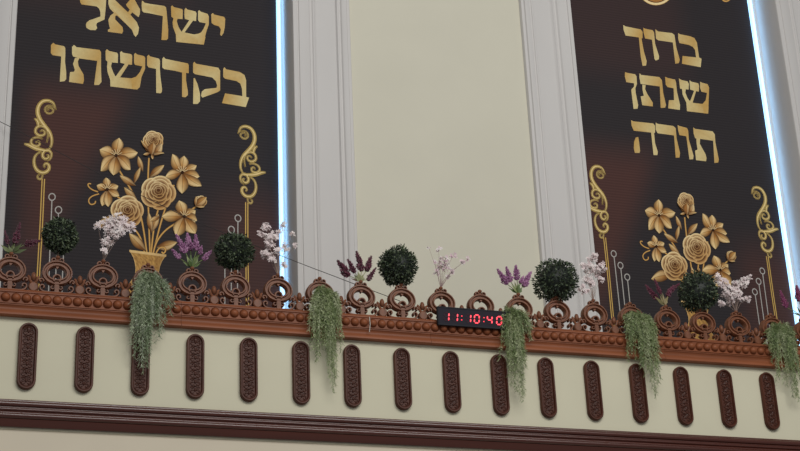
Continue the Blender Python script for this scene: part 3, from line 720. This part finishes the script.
# curls at the left of the bouquet
strip(bq, smooth([(98, 192), (92, 190), (88, 186.5), (88, 183.5), (91, 184)]), .75, (BRN, GOL, BRN), 1); strip(bq, smooth([(99, 194), (92, 196), (88, 200), (90, 205), (95, 204), (95.5, 201)]), .75, (BRN, GOL, BRN), 1)
strip(bq, smooth([(156, 253), (159, 248), (164, 247), (166, 250.5), (163.5, 254), (161.5, 252)]), .9, (BRN, GOL, BRN), 1)
# vase: a flared gold vessel patterned with filigree
VA = [(252.3, 18.6), (254.2, 18.4), (255.4, 16.8), (260, 14.2), (265, 12.6), (270, 11.7), (275, 12.0), (280, 14.0), (286, 17.5), (292, 19.5), (300, 20), (310, 18), (322, 12.5)]
V = []; C = []; Fc = []; rng = random.Random(3); nx = 26
VV = []
for a, b in zip(VA, VA[1:]):
    for k in range(3): VV.append((a[0]+(b[0]-a[0])*k/3, a[1]+(b[1]-a[1])*k/3))
for j, (y, w) in enumerate(VV):
    for k in range(nx+1):
        u = -1+2*k/nx; V.append(P2(147.8+w*u-.035*(y-253), y+.13*w*u))
        fil = .5*rng.random()+.5*(.5+.5*math.sin(k*2.3+math.sin(j*1.1)*2)*math.sin(j*1.7+math.cos(k*.9)*2)); c = lerp(BRN, GOL, .1+.95*fil)
        if y < 255: c = lerp(GOL, CRE, .4)
        if abs(u) > .93: c = lerp(GOL, CRE, .3)
        C.append(lerp(c, BRN, .35*max(0, u)))
for j in range(len(VV)-1):
    for k in range(nx): Fc.append((j*(nx+1)+k, j*(nx+1)+k+1, (j+1)*(nx+1)+k+1, (j+1)*(nx+1)+k))
bq.grid(V, Fc, C, 1.5)

# --- scroll border: double gold outline with a fuller heart, from crop coordinates
def scr(lst): return smooth([(20+a/5.64, 95+b/5.64) for a, b in lst], 2)
YEL = lin((222, 190, 108))
def scroll_px(pr):
    def curve(p, w0, w1, fill=True):
        n = len(p); ws = [1.12*(w0+(w1-w0)*math.sin(PI*i/(n-1))) for i in range(n)]
        strip(pr, p, ws, (YEL, lin((78, 58, 34)), YEL), 0)
        strip(pr, p, [max(0, w-.75)*.75 for w in ws], (lerp(CRE, YEL, .55),)*3, 1)
    curve(scr([(165, 88), (152, 84), (160, 70), (182, 75), (190, 95), (165, 108), (142, 95), (140, 72), (160, 58), (195, 66), (203, 85)]), .6, .9)
    curve(scr([(200, 80), (190, 45), (160, 30), (125, 35), (102, 65), (98, 100), (110, 135), (135, 170), (165, 205), (180, 245), (178, 285), (160, 312)]), .7, 1.9)
    curve(scr([(112, 208), (125, 196), (142, 208), (135, 228), (105, 230), (84, 210), (92, 182), (120, 172), (150, 190), (160, 225), (150, 270)]), .6, 1.3)
    curve(scr([(80, 132), (98, 145), (104, 165), (100, 182)]), .4, 1.5)
    curve(scr([(88, 272), (98, 258), (114, 270), (105, 290), (75, 288), (58, 266), (72, 243), (105, 238), (128, 248)]), .6, 1.2)
    curve(scr([(22, 276), (50, 282), (88, 303), (130, 312), (160, 316)]), .5, 1.8)
    curve(scr([(148, 342), (160, 338), (162, 355), (142, 364), (124, 345), (132, 318), (158, 308), (180, 330), (172, 362), (150, 372)]), .6, 1.4)
    curve(scr([(130, 318), (95, 330), (78, 360), (80, 400), (100, 432), (135, 442), (162, 425), (166, 398), (148, 384), (132, 398), (142, 412)]), .6, 1.6)
    curve(scr([(112, 436), (130, 452), (118, 478), (98, 470), (100, 452), (114, 452)]), .5, 1.0)
    for d in (-1.3, 1.1): strip(pr, [(43.4+d, 179), (41.6+d, 220), (38.6+d, 272), (36+d, 320)], .62, (MID, YEL, MID), 0)
def rods_px(pr):
    for (x, y, xb, yb) in ((52, 197, 49.5, 262), (58.5, 210, 56, 268), (65, 223, 62.5, 275)):
        q = [(x+3.2*math.cos(2*PI*k/20), y+3.4*math.sin(2*PI*k/20)) for k in range(21)]
        strip(pr, q, .55, (SLV, SLV, SLV), 0); strip(pr, [(x-.1, y+3.5), (xb, yb), (xb-2, yb+60)], .55, (SLV, SLV, SLV), 0)
SLV = lin((186, 182, 176))
XM = 1.272                                                    # middle of the left print
def mirror(pr):
    o = PR()
    for pts, fs, cols, layer in pr.items: o.items.append(([(2*XM-x, z-.045) for x, z in pts], fs, cols, layer))
    return o
sc_l = PR(); scroll_px(sc_l); sc_r = mirror(sc_l)
rd_l = PR(); rods_px(rd_l); rd_r = mirror(rd_l)

def banner(xa, xb, label, words, dx, dz, extra=()):
    cx = (xa+xb)/2
    t = thing('hanging_banner', label, 'banner', (cx, YB, ZBOT), 'printed banners')
    n = 40; V = []; Fc = []
    m = MB(); m.box((xa, YB-.001, ZBOT), (xb, YB+.009, ZTOP))
    o = m.build('cloth', m_cloth, None, False, (cx, YB, ZBOT)); o.parent = t; o.location = (0, 0, 0)
    def put(pr, name, mt, ddx=dx, ddz=dz, lab=None):
        q = pr.mb(ddx, ddz).build(name, mt, None, False, (cx, YB, ZBOT)); q.parent = t; q.location = (0, 0, 0)
        if lab: q['label'] = lab
        # bmesh normals of flat ink: face the hall
        return q
    for w, lab in words: put(w, 'lettering', m_print, 0, 0, lab)
    put(bq, 'printed_bouquet', m_print)
    put(sc_l, 'scroll_border', m_print); put(sc_r, 'scroll_border', m_print)
    put(rd_l, 'printed_rods', m_print); put(rd_r, 'printed_rods', m_print)
    for e, nme in extra: put(e, nme, m_print, 0, 0)
    return t
banner(-.095, 2.616, 'dark banner at the left with two lines of large gold Hebrew lettering', [(letters(L1, .4), 'gold Hebrew word, upper line'), (letters(L2, 2.2), 'gold Hebrew word, lower line')], 0, 0)
med = PR(); mc = (656, -13)
strip(med, [(mc[0]+17*math.cos(2*PI*k/40), mc[1]+17*math.sin(2*PI*k/40)) for k in range(41)], 1.3, (GOL, CRE, GOL), 1)
med.poly([P2(mc[0]+14.5*math.cos(2*PI*k/36), mc[1]+15*math.sin(2*PI*k/36)) for k in range(36)], [MID]*36, 0)
crl = PR(); strip(crl, smooth([(729, -12), (732, -4), (728, 1.5), (723, 1), (721.5, -3), (725, -5), (727, -2)]), .8, (MID, GOL, MID), 0)
banner(5.90, 8.534, 'dark banner at the right with three short gold Hebrew words', [(letters(R1, 1.), 'gold Hebrew word, top line'), (letters(R2, 2.), 'gold Hebrew word, middle line'), (letters(R3, 3.4), 'gold Hebrew word, bottom line')], 6.015, -.06, [(med, 'medallion'), (crl, 'curl')])

# ------------------------------------------------------------------ light strips
for x, lab in ((2.636, 'glowing blue white light strip along the right edge of the left banner'), (8.554, 'glowing blue white light strip along the right edge of the right banner')):
    m = MB(); m.tube([(x, YB-.032, -.30), (x, YB-.032, ZTOP)], .018, 10)
    m.box((x-.010, YB-.030, -.30), (x+.012, YB+.012, ZTOP))
    o = m.build('light_strip', m_strip, None, False, (x, YB, -.30)); tag(o, lab, 'light strip', 'light strips beside the banners')

# ------------------------------------------------------------------ cable and thread
cp = [at(-30, 99, 1.60), at(0, 121.6, 1.53), at(11.6, 127.4, 1.5), at(66, 156, 1.33), at(130, 190, 1.2), at(190, 219, .98), at(240, 239.5, .75), at(286, 257.7, .52), at(307, 265.9, .42), at(335, 276.5, .3), at(351, 282.7, .22), at(376, 292, .12), at(389, 296.8, .07), at(400, 301, .03)]
m = MB(); m.tube(cp, .0034, 6, col=(.1, .1, .1)); o = m.build('cable', m_wire, None, True, tuple(cp[-1])); tag(o, 'thin dark cable sloping down across the left banner to the crest', 'cable')
sp_ = [at(369.5, 317, -.055), at(369.6, 319, -.082), at(370.2, 324, -.084), at(369.4, 332, -.078)]
m = MB(); m.tube(sp_, .0035, 6, col=(.7, .7, .7)); o = m.build('string', m_string, None, True, tuple(sp_[0])); tag(o, 'short white string hanging over the rail knobs below the burgundy flowers', 'string')

# ------------------------------------------------------------------ light
w = bpy.data.worlds.new('hall_light'); scene.world = w; w.use_nodes = True
w.node_tree.nodes['Background'].inputs[0].default_value = (.98, .98, 1.0, 1); w.node_tree.nodes['Background'].inputs[1].default_value = .20
def area(name, loc, target, sx, sy, power, col):
    l = bpy.data.lights.new(name, 'AREA'); l.shape = 'RECTANGLE'; l.size = sx; l.size_y = sy; l.energy = power; l.color = col
    o = bpy.data.objects.new(name, l); COL.objects.link(o); o.location = loc
    o.rotation_euler = (Vector(target)-Vector(loc)).to_track_quat('-Z', 'Y').to_euler()
area('hall_ceiling_light', (4.3, -11, 6.5), (3.8, .5, 1.0), 12, 5, 1030, (1, .99, .96))
area('gallery_fill_light', (3.5, .4, 7.6), (3.5, 1.6, 2.0), 12, .8, 4, (1, .98, .95))  # unseen fill lamp, added to keep the gallery from falling into dark shadow
vs = scene.view_settings; vs.view_transform = 'Standard'; vs.look = 'None'; vs.gamma = 1; vs.exposure = 0.0
try: vs.use_curve_mapping = False
except Exception: pass
